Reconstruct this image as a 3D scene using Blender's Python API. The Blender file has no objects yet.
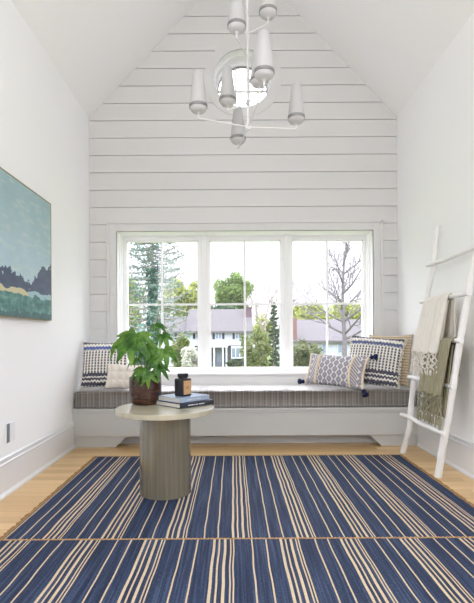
import bpy, bmesh, math, random
from mathutils import Vector, Matrix, Euler
PI = math.pi
R = math.radians
rnd = random.Random(7)
scene = bpy.context.scene
COL = scene.collection

# ------------------------------------------------------------------ helpers
def lin(r, g, b):
    def f(c):
        c /= 255.0
        return c / 12.92 if c <= 0.04045 else ((c + 0.055) / 1.055) ** 2.4
    return (f(r), f(g), f(b), 1.0)

class S:
    """a scalar node expression"""
    def __init__(self, E, s): self.E = E; self.s = s
    def __add__(self, o): return self.E.m('ADD', self, o)
    __radd__ = __add__
    def __sub__(self, o): return self.E.m('SUBTRACT', self, o)
    def __rsub__(self, o): return self.E.m('SUBTRACT', o, self)
    def __mul__(self, o): return self.E.m('MULTIPLY', self, o)
    __rmul__ = __mul__
    def __truediv__(self, o): return self.E.m('DIVIDE', self, o)
    def fract(self): return self.E.m('FRACT', self)
    def floor(self): return self.E.m('FLOOR', self)
    def abs(self): return self.E.m('ABSOLUTE', self)
    def sin(self): return self.E.m('SINE', self)
    def lt(self, o): return self.E.m('LESS_THAN', self, o)
    def gt(self, o): return self.E.m('GREATER_THAN', self, o)
    def min(self, o): return self.E.m('MINIMUM', self, o)
    def max(self, o): return self.E.m('MAXIMUM', self, o)
    def near(self, c, h): return (self - c).abs().lt(h)

class E:
    def __init__(self, nt):
        self.nt = nt
        self.tc = nt.nodes.new('ShaderNodeTexCoord')
        self._xyz = None
    def put(self, sock, v):
        if isinstance(v, S): self.nt.links.new(v.s, sock)
        elif hasattr(v, 'is_output'): self.nt.links.new(v, sock)
        else: sock.default_value = v
    def m(self, op, a, b=None):
        n = self.nt.nodes.new('ShaderNodeMath'); n.operation = op
        self.put(n.inputs[0], a)
        if b is not None: self.put(n.inputs[1], b)
        return S(self, n.outputs[0])
    def xyz(self):
        if self._xyz is None:
            n = self.nt.nodes.new('ShaderNodeSeparateXYZ')
            self.nt.links.new(self.tc.outputs['Object'], n.inputs[0])
            self._xyz = tuple(S(self, n.outputs[i]) for i in range(3))
        return self._xyz
    def vec(self, x, y, z):
        n = self.nt.nodes.new('ShaderNodeCombineXYZ')
        for i, v in enumerate((x, y, z)): self.put(n.inputs[i], v)
        return n.outputs[0]
    def noise(self, scale=1.0, detail=2.0, vec=None, rough=0.5):
        n = self.nt.nodes.new('ShaderNodeTexNoise')
        self.nt.links.new(vec if vec is not None else self.tc.outputs['Object'], n.inputs['Vector'])
        n.inputs['Scale'].default_value = scale; n.inputs['Detail'].default_value = detail
        n.inputs['Roughness'].default_value = rough
        return S(self, n.outputs['Fac'])
    def white(self, vec):
        n = self.nt.nodes.new('ShaderNodeTexWhiteNoise')
        self.nt.links.new(vec, n.inputs['Vector'])
        return S(self, n.outputs['Value'])
    def ramp(self, fac, stops, interp='LINEAR'):
        n = self.nt.nodes.new('ShaderNodeValToRGB')
        cr = n.color_ramp; cr.interpolation = interp
        while len(cr.elements) < len(stops): cr.elements.new(0.5)
        for e, (p, c) in zip(cr.elements, stops):
            e.position = p
            e.color = c if not isinstance(c, (int, float)) else (c, c, c, 1)
        self.put(n.inputs[0], fac)
        return n.outputs[0]
    def curve(self, fac, stops):
        return S(self, self.ramp(fac, stops))
    def mix(self, fac, a, b):
        n = self.nt.nodes.new('ShaderNodeMix'); n.data_type = 'RGBA'
        self.put(n.inputs[0], fac); self.put(n.inputs[6], a); self.put(n.inputs[7], b)
        return n.outputs[2]

def material(name, color=(0.8, 0.8, 0.8, 1), rough=0.5, spec=0.5, metal=0.0, fn=None, bump=None,
             bump_str=0.3, bump_dist=0.01, transl=0.0, sheen=0.0, coat=0.0):
    m = bpy.data.materials.new(name); m.use_nodes = True
    nt = m.node_tree; p = nt.nodes['Principled BSDF']
    p.inputs['Base Color'].default_value = color
    p.inputs['Roughness'].default_value = rough
    p.inputs['Specular IOR Level'].default_value = spec
    p.inputs['Metallic'].default_value = metal
    p.inputs['Sheen Weight'].default_value = sheen
    p.inputs['Coat Weight'].default_value = coat
    e = E(nt); col = None
    if fn:
        col = fn(e); nt.links.new(col, p.inputs['Base Color'])
    if bump:
        b = nt.nodes.new('ShaderNodeBump'); b.inputs['Strength'].default_value = bump_str
        b.inputs['Distance'].default_value = bump_dist
        nt.links.new(bump(e).s, b.inputs['Height']); nt.links.new(b.outputs[0], p.inputs['Normal'])
    if transl > 0:
        t = nt.nodes.new('ShaderNodeBsdfTranslucent'); mx = nt.nodes.new('ShaderNodeMixShader')
        mx.inputs[0].default_value = transl
        if col is not None: nt.links.new(col, t.inputs[0])
        else: t.inputs[0].default_value = color
        nt.links.new(p.outputs[0], mx.inputs[1]); nt.links.new(t.outputs[0], mx.inputs[2])
        nt.links.new(mx.outputs[0], nt.nodes['Material Output'].inputs[0])
    return m

def glass_material(name, tint=(1, 1, 1, 1), refl=1.0):
    m = bpy.data.materials.new(name); m.use_nodes = True
    nt = m.node_tree; nt.nodes.remove(nt.nodes['Principled BSDF'])
    tr = nt.nodes.new('ShaderNodeBsdfTransparent'); tr.inputs[0].default_value = tint
    gl = nt.nodes.new('ShaderNodeBsdfGlossy'); gl.inputs['Roughness'].default_value = 0.0
    fr = nt.nodes.new('ShaderNodeFresnel'); fr.inputs[0].default_value = 1.5
    mu = nt.nodes.new('ShaderNodeMath'); mu.operation = 'MULTIPLY'; mu.inputs[1].default_value = refl
    mx = nt.nodes.new('ShaderNodeMixShader')
    nt.links.new(fr.outputs[0], mu.inputs[0]); nt.links.new(mu.outputs[0], mx.inputs[0])
    nt.links.new(tr.outputs[0], mx.inputs[1]); nt.links.new(gl.outputs[0], mx.inputs[2])
    nt.links.new(mx.outputs[0], nt.nodes['Material Output'].inputs[0])
    return m

def obj(name, bm, mat, parent=None, smooth=False, loc=None, rot=None):
    bmesh.ops.recalc_face_normals(bm, faces=bm.faces)
    me = bpy.data.meshes.new(name); bm.to_mesh(me); bm.free()
    me.materials.append(mat)
    if smooth:
        for p in me.polygons: p.use_smooth = True
    o = bpy.data.objects.new(name, me); COL.objects.link(o)
    if parent: o.parent = parent
    if loc is not None: o.location = loc
    if rot is not None: o.rotation_euler = rot
    if smooth:
        try:
            me.set_sharp_from_angle(angle=R(42))
        except Exception:
            pass
    return o

def tag(o, label, cat, group=None, kind=None):
    o['label'] = label; o['category'] = cat
    if group: o['group'] = group
    if kind: o['kind'] = kind
    return o

def thing(name, label, cat, loc=(0, 0, 0), rot=(0, 0, 0), group=None):
    o = bpy.data.objects.new(name, None); COL.objects.link(o)
    o.empty_display_size = 0.1
    o.location = loc; o.rotation_euler = rot
    return tag(o, label, cat, group)

def struct(name, bm, mat, parent=None, smooth=False):
    o = obj(name, bm, mat, parent, smooth)
    if parent is None: o['kind'] = 'structure'
    return o

def sroot(name):
    o = bpy.data.objects.new(name, None); COL.objects.link(o); o['kind'] = 'structure'
    return o

def copy_tree(o, parent=None):
    c = o.copy(); COL.objects.link(c)
    if parent: c.parent = parent
    for ch in o.children: copy_tree(ch, c)
    return c

def B(): return bmesh.new()

def box(bm, x0, x1, y0, y1, z0, z1, bev=0.0, M=None):
    co = [(x0, y0, z0), (x1, y0, z0), (x1, y1, z0), (x0, y1, z0), (x0, y0, z1), (x1, y0, z1), (x1, y1, z1), (x0, y1, z1)]
    vs = [bm.verts.new(M @ Vector(c) if M else c) for c in co]
    fs = [bm.faces.new([vs[i] for i in f]) for f in ((0, 3, 2, 1), (4, 5, 6, 7), (0, 1, 5, 4), (1, 2, 6, 5), (2, 3, 7, 6), (3, 0, 4, 7))]
    if bev > 0:
        es = list({e for f in fs for e in f.edges})
        bmesh.ops.bevel(bm, geom=es, offset=bev, segments=2, affect='EDGES', profile=0.6)
    return fs

def prism(bm, pts, axis, a, b):
    """extrude a closed polygon of 2-D pts along axis ('x','y','z') from a to b"""
    def P(p, t):
        if axis == 'x': return (t, p[0], p[1])
        if axis == 'y': return (p[0], t, p[1])
        return (p[0], p[1], t)
    A = [bm.verts.new(P(p, a)) for p in pts]; Bv = [bm.verts.new(P(p, b)) for p in pts]
    n = len(pts)
    bm.faces.new(A); bm.faces.new(Bv[::-1])
    for i in range(n): bm.faces.new((A[i], A[(i + 1) % n], Bv[(i + 1) % n], Bv[i]))

def lathe(bm, prof, seg=32, c=(0, 0, 0), cap0=True, cap1=True):
    rings = []
    for r, z in prof:
        rings.append([bm.verts.new((c[0] + r * math.cos(2 * PI * i / seg), c[1] + r * math.sin(2 * PI * i / seg), c[2] + z)) for i in range(seg)])
    for a, b in zip(rings, rings[1:]):
        for i in range(seg): bm.faces.new((a[i], a[(i + 1) % seg], b[(i + 1) % seg], b[i]))
    if cap0: bm.faces.new(rings[0][::-1])
    if cap1: bm.faces.new(rings[-1])

def tube(bm, pts, rad, seg=8, cap=True):
    pts = [Vector(p) for p in pts]; n = len(pts)
    if not hasattr(rad, '__len__'): rad = [rad] * n
    up = None; rings = []
    for i, p in enumerate(pts):
        d = (pts[min(i + 1, n - 1)] - pts[max(i - 1, 0)])
        if d.length < 1e-9: d = Vector((0, 0, 1))
        d.normalize()
        if up is None:
            up = Vector((0, 0, 1)) if abs(d.z) < 0.9 else Vector((1, 0, 0))
        s = d.cross(up)
        if s.length < 1e-6: s = d.orthogonal()
        s.normalize(); up = s.cross(d).normalized()
        rings.append([bm.verts.new(p + rad[i] * (math.cos(2 * PI * k / seg) * s + math.sin(2 * PI * k / seg) * up)) for k in range(seg)])
    for a, b in zip(rings, rings[1:]):
        for k in range(seg): bm.faces.new((a[k], a[(k + 1) % seg], b[(k + 1) % seg], b[k]))
    if cap:
        bm.faces.new(rings[0][::-1]); bm.faces.new(rings[-1])

def smooth_path(pts, n=6):
    P = [Vector(p) for p in pts]; out = []
    for i in range(len(P) - 1):
        p0 = P[max(i - 1, 0)]; p1 = P[i]; p2 = P[i + 1]; p3 = P[min(i + 2, len(P) - 1)]
        for k in range(n):
            t = k / n
            out.append(0.5 * ((2 * p1) + (p2 - p0) * t + (2 * p0 - 5 * p1 + 4 * p2 - p3) * t * t + (3 * p1 - p0 - 3 * p2 + p3) * t ** 3))
    out.append(P[-1]); return out

def sheet(bm, fn, nu, nv):
    g = [[bm.verts.new(fn(i / nu, j / nv)) for j in range(nv + 1)] for i in range(nu + 1)]
    for i in range(nu):
        for j in range(nv): bm.faces.new((g[i][j], g[i + 1][j], g[i + 1][j + 1], g[i][j + 1]))
    return g

# ------------------------------------------------------------------ room measures
XL, XR, YB, YN = -1.464, 1.689, 4.71, -3.0
ZC, SL = 3.25, 1.06
XM = (XL + XR) / 2
ZR = ZC + SL * (XR - XM)

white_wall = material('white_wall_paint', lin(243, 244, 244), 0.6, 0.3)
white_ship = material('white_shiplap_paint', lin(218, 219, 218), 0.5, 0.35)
white_trim = material('white_trim_paint', lin(247, 248, 248), 0.35, 0.45)
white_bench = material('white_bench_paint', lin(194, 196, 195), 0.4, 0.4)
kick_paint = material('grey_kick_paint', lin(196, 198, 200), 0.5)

# ---- floor
def floor_col(e):
    x, y, z = e.xyz()
    row = (y / 0.083).floor()
    off = e.white(e.vec(row, 3.3, 0.0)) * 1.7
    px = ((x + off) / 1.35)
    v = e.white(e.vec(row, px.floor(), 1.0))
    grain = e.noise(1.0, 4.0, e.vec(x * 2.2, y * 55.0, v * 30.0))
    tone = v * 0.55 + grain * 0.45
    base = e.ramp(tone, [(0.1, lin(186, 150, 100)), (0.45, lin(208, 174, 122)), (0.85, lin(226, 196, 148))])
    seam = ((y / 0.083).fract().lt(0.02)).max(px.fract().lt(0.0016))
    return e.mix(seam, base, lin(150, 108, 66))
oak = material('oak_floor', rough=0.32, spec=0.45, fn=floor_col)
bm = B(); box(bm, XL - 0.1, XR + 0.1, YN, YB + 0.1, -0.08, 0.0); struct('floor', bm, oak)

# ---- side walls with high openings added for light, ceiling, rear wall
SY0, SY1, SZ0, SZ1 = -2.0, 0.9, 1.75, 2.95      # unseen openings added to light the room, level with the camera and behind it
for nm, x0, x1 in (('wall_left', XL - 0.12, XL), ('wall_right', XR, XR + 0.12)):
    bm = B()
    box(bm, x0, x1, YN, SY0, -0.08, ZC); box(bm, x0, x1, SY1, YB + 0.28, -0.08, ZC)
    box(bm, x0, x1, SY0, SY1, -0.08, SZ0); box(bm, x0, x1, SY0, SY1, SZ1, ZC)
    struct(nm, bm, white_wall)
bm = B()
for sx in (-1, 1):
    xa = XL if sx < 0 else XR
    pts = [(xa, ZC), (XM, ZR), (XM, ZR + 0.16), (xa + sx * 0.3, ZC - 0.3 * SL + 0.16), (xa + sx * 0.12, ZC - 0.02)]
    prism(bm, pts, 'y', YN, YB + 0.28)
struct('ceiling', bm, white_wall)
bm = B(); box(bm, XL, XR, YN - 0.12, YN, 0, ZC)
prism(bm, [(XL, ZC), (XR, ZC), (XM, ZR)], 'y', YN - 0.12, YN)
struct('wall_rear', bm, white_wall)

# ---- shiplap gable wall with window openings
CX, CZ = 0.117, 3.65
WX0, WX1, WZ0, WZ1 = -1.184, 1.438, 0.62, 2.085
def gaps(z):
    out = []
    if 0.45 < z < WZ1 + 0.02: out.append((WX0 - 0.02, WX1 + 0.02))
    dz = z - CZ
    if abs(dz) < 0.335:
        h = math.sqrt(0.335 ** 2 - dz * dz); out.append((CX - h, CX + h))
    return out
def extent(z):
    if z <= ZC: return XL, XR
    k = (z - ZC) / SL
    return XL + k, XR - k
bm = B()
PITCH, Z0L = 0.1776, 3.2196
GAP = 0.010
rows = []
k = -19
while Z0L + k * PITCH < ZR:
    rows.append((Z0L + k * PITCH, min(Z0L + (k + 1) * PITCH, ZR - 0.002))); k += 1
def strip(y, za, zb):
    zm = (za + zb) / 2
    xa0, xa1 = extent(za); xb0, xb1 = extent(zb)
    ga, gb = gaps(min(max(za, zm - 1), zm)), gaps(zm)
    g = gaps(zm)
    ca = [xa0]; cb = [xb0]
    for (p, q) in g:
        if q - p < 1.0:
            ha = math.sqrt(max(0, 0.335 ** 2 - (za - CZ) ** 2)); hb = math.sqrt(max(0, 0.335 ** 2 - (zb - CZ) ** 2))
            ca += [CX - ha, CX + ha]; cb += [CX - hb, CX + hb]
        else:
            ca += [p, q]; cb += [p, q]
    ca.append(xa1); cb.append(xb1)
    for i in range(0, len(ca), 2):
        vs = [(ca[i], y, za), (ca[i + 1], y, za), (cb[i + 1], y, zb), (cb[i], y, zb)]
        bm.faces.new([bm.verts.new(v) for v in vs])
    return ca, cb
for (za, zb) in rows:
    a, b = za + GAP / 2, zb - GAP / 2
    zs = [a + (b - a) * i / 8 for i in range(9)]
    for i in range(8):
        ca, cb = strip(YB, zs[i], zs[i + 1])
        if i == 0: low = ca
        if i == 7: top = cb
    for cc, z in ((low, a), (top, b)):
        for i in range(0, len(cc), 2):
            vs = [(cc[i], YB, z), (cc[i + 1], YB, z), (cc[i + 1], YB + 0.016, z), (cc[i], YB + 0.016, z)]
            bm.faces.new([bm.verts.new(v) for v in vs])
    zs = [za + (zb - za) * i / 8 for i in range(9)]
    for i in range(8): strip(YB + 0.015, zs[i], zs[i + 1])
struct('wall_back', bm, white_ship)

# solid masonry behind the boards (keeps daylight out of the grooves)
bm = B()
ya, yb = YB + 0.03, YB + 0.26
box(bm, XL - .1, WX0 - 0.02, ya, yb, -0.08, ZC); box(bm, WX1 + 0.02, XR + .1, ya, yb, -0.08, ZC)
box(bm, WX0 - 0.02, WX1 + 0.02, ya, yb, -0.08, WZ0 - 0.03); box(bm, WX0 - .02, WX1 + .02, ya, yb, WZ1 + 0.02, ZC - 0.02)
N = 48
def outline(t):
    # point on the gable boundary in direction t from the round window's centre
    d = (math.cos(t), math.sin(t)); best = 9
    if d[1] < 0: best = min(best, (ZC - 0.03 - CZ) / d[1])
    for sx, xa in ((-1, XL), (1, XR)):
        # |x-XM| = (ZR - z)/SL
        den = sx * d[0] * SL + d[1]
        if den > 1e-6: best = min(best, (ZR - CZ - sx * SL * (CX - XM)) / den)
        if sx * d[0] > 1e-6: best = min(best, (xa - CX) / d[0])
    return (CX + best * d[0], CZ + best * d[1])
for i in range(N):
    t0, t1 = 2 * PI * i / N, 2 * PI * (i + 1) / N
    q = [(CX + .345 * math.cos(t0), CZ + .345 * math.sin(t0)), outline(t0), outline(t1), (CX + .345 * math.cos(t1), CZ + .345 * math.sin(t1))]
    prism(bm, q, 'y', ya, yb)
struct('wall_exterior', bm, white_wall)

# ---- picture-window casing, jamb and stool
bm = B()
CW = 0.086
def casing_piece(x0, x1, z0, z1):
    box(bm, x0, x1, YB - 0.020, YB + 0.012, z0, z1, 0.003)
casing_piece(WX0 - CW, WX0, 0.535, WZ1 + CW); casing_piece(WX1, WX1 + CW, 0.535, WZ1 + CW)
casing_piece(WX0, WX1, WZ1, WZ1 + CW)
# raised back-band around the outside of the casing
for (x0, x1, z0, z1) in ((WX0 - CW - 0.012, WX0 - CW + 0.012, .535, WZ1 + CW + .012), (WX1 + CW - 0.012, WX1 + CW + 0.012, .535, WZ1 + CW + .012),
                         (WX0 - CW - .012, WX1 + CW + .012, WZ1 + CW - .012, WZ1 + CW + .012)):
    box(bm, x0, x1, YB - 0.034, YB + 0.012, z0, z1, 0.004)
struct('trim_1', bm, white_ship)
YS = 4.93      # sash face
bm = B()
box(bm, WX0 - 0.03, WX0, YB - 0.015, YB + 0.28, 0.60, WZ1 + .03); box(bm, WX1, WX1 + 0.03, YB - 0.015, YB + 0.28, .60, WZ1 + .03)
box(bm, WX0, WX1, YB - 0.015, YB + 0.28, WZ1, WZ1 + 0.03)
# stop beads stepped inside the jamb
for s in (0.10, 0.17):
    box(bm, WX0, WX0 + 0.012, YB + s, YB + s + 0.02, .64, WZ1); box(bm, WX1 - 0.012, WX1, YB + s, YB + s + 0.02, .64, WZ1)
struct('trim_2', bm, white_trim)
bm = B()
box(bm, WX0 - CW - 0.03, WX1 + CW + 0.03, YB - 0.05, YB + 0.30, 0.610, 0.636, 0.006)
box(bm, WX0 - CW, WX1 + CW, YB - 0.022, YB + 0.01, 0.36, 0.612, 0.003)
struct('trim_3', bm, white_trim)

# ---- three windows: sash frame, muntins, glass, mullion posts
glass = glass_material('window_glass', (0.985, 0.995, 0.99, 1), 1.4)
GX = [(-1.138, -0.370, -0.761), (-0.248, 0.515, 0.130), (0.637, 1.402, 1.015)]
GZ0, GZ1, GZM = 0.665, 2.037, 1.352
for n, (g0, g1, gm) in enumerate(GX):
    r = sroot('window_%d' % (n + 1))
    f = 0.038
    bm = B()
    for (x0, x1, z0, z1) in ((g0 - f, g0, GZ0 - .03, GZ1 + f), (g1, g1 + f, GZ0 - .03, GZ1 + f), (g0, g1, GZ1, GZ1 + f), (g0, g1, GZ0 - .03, GZ0)):
        box(bm, x0, x1, YS, YS + 0.06, z0, z1, 0.004)
    for (x0, x1, z0, z1) in ((g0, g0 + .010, GZ0, GZ1), (g1 - .010, g1, GZ0, GZ1), (g0, g1, GZ1 - .010, GZ1), (g0, g1, GZ0, GZ0 + .010)):
        box(bm, x0, x1, YS + 0.016, YS + 0.05, z0, z1)
    obj('window_frame', bm, white_trim, r)
    bm = B()
    box(bm, gm - 0.0105, gm + 0.0105, YS + 0.012, YS + 0.034, GZ0, GZ1, 0.003)
    box(bm, g0, gm - 0.0105, YS + 0.012, YS + 0.034, GZM - 0.0105, GZM + 0.0105, 0.003)
    box(bm, gm + 0.0105, g1, YS + 0.012, YS + 0.034, GZM - 0.0105, GZM + 0.0105, 0.003)
    obj('muntin', bm, white_trim, r)
    bm = B(); v = [bm.verts.new(c) for c in ((g0, YS + .04, GZ0), (g1, YS + .04, GZ0), (g1, YS + .04, GZ1), (g0, YS + .04, GZ1))]; bm.faces.new(v)
    obj('pane', bm, glass, r)
bm = B()
for (a, b) in ((GX[0][1] + .038, GX[1][0] - .038), (GX[1][1] + .038, GX[2][0] - .038)):
    box(bm, a, b, YS - 0.045, YS + 0.08, .636, WZ1, 0.005)
box(bm, WX0, GX[0][0] - .038, YS, YS + .06, .636, WZ1); box(bm, GX[2][1] + .038, WX1, YS, YS + .06, .636, WZ1)
box(bm, WX0, WX1, YS + .002, YS + .058, GZ1 + .038, WZ1)
struct('trim_4', bm, white_trim)

# ---- round window: casing ring, deep round jamb, sash
def ring(bm, r0, r1, y0, y1, seg=64, cx=CX, cz=CZ):
    vs = []
    for i in range(seg):
        t = 2 * PI * i / seg; c, s = math.cos(t), math.sin(t)
        vs.append([bm.verts.new((cx + r * c, y, cz + r * s)) for (r, y) in ((r0, y0), (r1, y0), (r1, y1), (r0, y1))])
    for i in range(seg):
        a, b = vs[i], vs[(i + 1) % seg]
        for k in range(4): bm.faces.new((a[k], a[(k + 1) % 4], b[(k + 1) % 4], b[k]))
bm = B()
ring(bm, 0.298, 0.398, YB - 0.008, YB + 0.014)
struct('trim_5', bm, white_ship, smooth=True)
bm = B(); ring(bm, 0.298, 0.350, YB - 0.005, YB + 0.30); ring(bm, .290, .30, YB + .10, YB + .13)
struct('trim_6', bm, white_trim, smooth=True)
r = sroot('window_4')
sash_dark = material('round_sash_shadow', lin(150, 151, 153), 0.5)  # grey ring stands in for the shadow line around the sash
round_m = material('round_muntin_paint', lin(226, 227, 228), 0.4)
bm = B(); ring(bm, 0.268, 0.30, YB + 0.235, YB + 0.285); obj('window_frame', bm, white_trim, r, True)
bm = B(); ring(bm, 0.258, 0.268, YB + 0.245, YB + 0.28); obj('shadow_ring', bm, sash_dark, r, True)
bm = B()
for dx in (-0.072, 0.072): box(bm, CX + dx - .009, CX + dx + .009, YB + .25, YB + .275, CZ - .25, CZ + .25)
bx = [-.262, -.081, -.063, .063, .081, .262]
for a, b in ((bx[0], bx[1]), (bx[2], bx[3]), (bx[4], bx[5])): box(bm, CX + a, CX + b, YB + .25, YB + .275, CZ - .008, CZ + .008)
obj('muntin', bm, round_m, r)
bm = B(); bm.faces.new([bm.verts.new((CX + .265 * math.cos(2 * PI * i / 48), YB + .262, CZ + .265 * math.sin(2 * PI * i / 48))) for i in range(48)])
obj('pane', bm, glass, r)

# ---- baseboards (tall, stepped cap, shoe moulding)
prof = [(0, 0), (0.028, 0), (0.028, 0.012), (0.018, 0.026), (0.016, 0.03), (0.016, 0.196), (0.018, 0.200), (0.018, 0.206), (0.013, 0.212), (0.012, 0.236), (0.006, 0.243), (0, 0.243)]
base_m = material('semi_gloss_baseboard_paint', lin(218, 220, 222), 0.22, 0.5)
bm = B(); prism(bm, [(XL + a, z) for a, z in prof], 'y', YN, 4.18); struct('baseboard_left', bm, base_m)
bm = B(); prism(bm, [(XR - a, z) for a, z in prof][::-1], 'y', YN, 4.18); struct('baseboard_right', bm, base_m)

# ------------------------------------------------------------------ window bench
YF = 4.18
bench = thing('window_bench', 'long white built-in window seat with scroll-cut feet under the big window', 'bench', (XM, YF, 0))
off = Vector((-XM, -YF, 0))
def shift(bm, v): bmesh.ops.translate(bm, verts=bm.verts, vec=v)
g = 0.002
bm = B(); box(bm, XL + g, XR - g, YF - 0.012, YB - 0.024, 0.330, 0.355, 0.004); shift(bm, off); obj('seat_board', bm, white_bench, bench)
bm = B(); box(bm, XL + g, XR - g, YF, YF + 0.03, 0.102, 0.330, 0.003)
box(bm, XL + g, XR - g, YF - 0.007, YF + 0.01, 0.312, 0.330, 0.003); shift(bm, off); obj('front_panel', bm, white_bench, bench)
def scroll(xw, xb, xt, s):
    pts = [(xw, 0.0), (xb, 0.0)]
    n = 10
    for i in range(n + 1):
        t = i / n
        x = xb + (xt - xb) * t
        z = 0.012 + 0.09 * (t * t * (3 - 2 * t)) ** 0.75
        pts.append((x, z))
    pts += [(xw, 0.102)]
    return pts
for (xw, xb, xt, s) in ((XL + g, -1.073, -0.945, 1), (XR - g, 1.345, 1.215, -1)):
    bm = B(); prism(bm, scroll(xw, xb, xt, s), 'y', YF + 0.020, YF + 0.045); shift(bm, off); obj('foot', bm, white_bench, bench)
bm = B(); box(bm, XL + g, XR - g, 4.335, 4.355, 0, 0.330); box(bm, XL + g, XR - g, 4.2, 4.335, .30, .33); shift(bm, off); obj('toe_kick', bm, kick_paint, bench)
vent_dark = material('grey_vent_metal', lin(120, 122, 126), 0.5)
bm = B(); box(bm, -0.312, -0.178, 4.327, 4.335, 0.028, 0.066, 0.002)
for i in range(9): box(bm, -0.302 + i * .0135, -0.296 + i * .0135, 4.323, 4.328, .036, .058)
shift(bm, off); obj('vent', bm, kick_paint, bench)

# ------------------------------------------------------------------ seat cushion
def cushion_col(e):
    x, y, z = e.xyz()
    w = e.noise(1.0, 2.0, e.vec(x * 46.0, 0.3, 0.7))
    s = (x / 0.105).fract()
    c = e.ramp(w, [(0.32, lin(74, 69, 67)), (0.48, lin(95, 90, 86)), (0.58, lin(108, 102, 98)), (0.7, lin(80, 76, 74))])
    c = e.mix(s.near(0.30, 0.045), c, lin(133, 128, 119))
    c = e.mix(s.near(0.52, 0.025), c, lin(126, 120, 113))
    c = e.mix(s.near(0.80, 0.05), c, lin(131, 126, 119))
    c = e.mix(s.near(0.66, 0.025), c, lin(56, 51, 54))
    c = e.mix(s.near(0.14, 0.02), c, lin(57, 54, 57))
    plaid = ((z + y) / 0.05).fract().near(0.5, 0.06)
    c = e.mix(plaid * 0.3, c, lin(133, 128, 120))
    return e.mix(e.noise(420.0, 1.0) * 0.2, c, lin(136, 132, 126))
cush_m = material('grey_striped_ticking', rough=0.30, spec=1.0, fn=cushion_col, sheen=0.8)
CX0, CX1, CY0, CY1, CZ0, CZ1 = XL + 0.02, XR - 0.02, 4.187, 4.672, 0.357, 0.512
cushion = thing('seat_cushion', 'long grey striped mattress cushion lying along the window bench', 'cushion', ((CX0 + CX1) / 2, (CY0 + CY1) / 2, CZ0))
hx, hy, hz = (CX1 - CX0) / 2, (CY1 - CY0) / 2, CZ1 - CZ0
bm = B()
nseg = 60
prof = []
for (y, z) in ((-hy + .012, 0.004), (-hy + .002, .014), (-hy + 0.006, .03), (-hy + .004, .075), (-hy + 0.006, hz - .03), (-hy + .002, hz - .014), (-hy + .012, hz - .002),
               (-hy + .05, hz + .004), (-hy * .3, hz + .012), (hy * .3, hz + .014), (hy - .05, hz + .004), (hy - .01, hz - .004), (hy, .075), (hy - .01, .004)):
    prof.append((y, z))
ringsv = []
for i in range(nseg + 1):
    x = -hx + 2 * hx * i / nseg
    edge = 1.0 if 0 < i < nseg else 0.93
    wob = 0.003 * math.sin(i * 1.9)
    ringsv.append([bm.verts.new((x, y * (1 if edge == 1 else .985) + (wob if y < -hy * .9 else 0), z * edge + (0.006 if edge < 1 else 0) + (wob if z > .1 else 0))) for y, z in prof])
for a, b in zip(ringsv, ringsv[1:]):
    for k in range(len(prof)): bm.faces.new((a[k], a[(k + 1) % len(prof)], b[(k + 1) % len(prof)], b[k]))
bm.faces.new(ringsv[0]); bm.faces.new(ringsv[-1][::-1])
obj('cover', bm, cush_m, cushion, True)
pipe_m = material('grey_piping', lin(140, 132, 128), 0.9)
for zz in (0.012, hz - 0.010):
    bm = B()
    tube(bm, [(-hx + .01, -hy + .002, zz)] + [(-hx + 2 * hx * i / 40, -hy - 0.001 + .003 * math.sin(i * 2.9), zz + .002 * math.sin(i * 1.7)) for i in range(1, 40)] + [(hx - .01, -hy + .002, zz)], 0.0085, 8)
    obj('piping', bm, cush_m, cushion, True)

# ------------------------------------------------------------------ pillows
def pillow_bm(w, h, t, n=40, pinch=0.07, relief=None):
    bm = B()
    def P(u, v, side):
        x = w / 2 * u * (1 - pinch * (1 - v * v))
        z = h / 2 * v * (1 - pinch * (1 - u * u)) + h / 2
        d = max(0.0, (1 - u * u) * (1 - v * v)) ** 0.42 * t / 2
        if relief: d += relief(u, v) * min(1, 6 * (1 - abs(u))) * min(1, 6 * (1 - abs(v)))
        return (x, -side * d, z)
    gF = [[None] * (n + 1) for _ in range(n + 1)]; gB = [[None] * (n + 1) for _ in range(n + 1)]
    for i in range(n + 1):
        for j in range(n + 1):
            u, v = -1 + 2 * i / n, -1 + 2 * j / n
            u, v = math.sin(u * PI / 2) * .6 + u * .4, math.sin(v * PI / 2) * .6 + v * .4
            gF[i][j] = bm.verts.new(P(u, v, 1))
            gB[i][j] = gF[i][j] if i in (0, n) or j in (0, n) else bm.verts.new(P(u, v, -1))
    for g_, s in ((gF, 1), (gB, -1)):
        for i in range(n):
            for j in range(n):
                q = (g_[i][j], g_[i + 1][j], g_[i + 1][j + 1], g_[i][j + 1])
                bm.faces.new(q if s > 0 else q[::-1])
    return bm

def knit_pattern(W, H, navy, cream, blue):
    def fn(e):
        x, y, z = e.xyz()
        v = z / H                    # 0..1 up the pillow
        wob = e.noise(34.0, 2.0) * 0.05 - 0.025
        zig = (((x / 0.030).fract() - 0.5).abs()) * 0.055
        cx = ((x + wob * 0.06) / 0.0295).fract(); cz = ((z + wob * 0.05) / 0.0265).fract()
        dots = cx.near(0.5, 0.25) * cz.near(0.5, 0.37)
        grid = (v.gt(0.29)) * (v.lt(0.79))
        c = e.mix(dots * grid, cream, navy)
        vv = v + wob + zig
        for (p, q, col) in ((0.055, 0.125, navy), (0.165, 0.215, navy), (0.245, 0.315, navy), (0.815, 0.885, blue), (0.945, 1.01, navy)):
            c = e.mix(vv.gt(p) * vv.lt(q), c, col)
        thread = e.noise(260.0, 1.0) * 0.22
        return e.mix(thread, c, cream)
    return fn
cream_c, navy_c = lin(240, 237, 229), lin(28, 36, 72)
def knit_bump(e):
    x, y, z = e.xyz()
    return (x / 0.0295 * 2 * PI).sin() * (z / 0.0265 * 2 * PI).sin() + e.noise(160.0, 2.0)
fringe_m = material('cream_yarn', lin(226, 220, 208), 0.95, 0.1)
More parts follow.
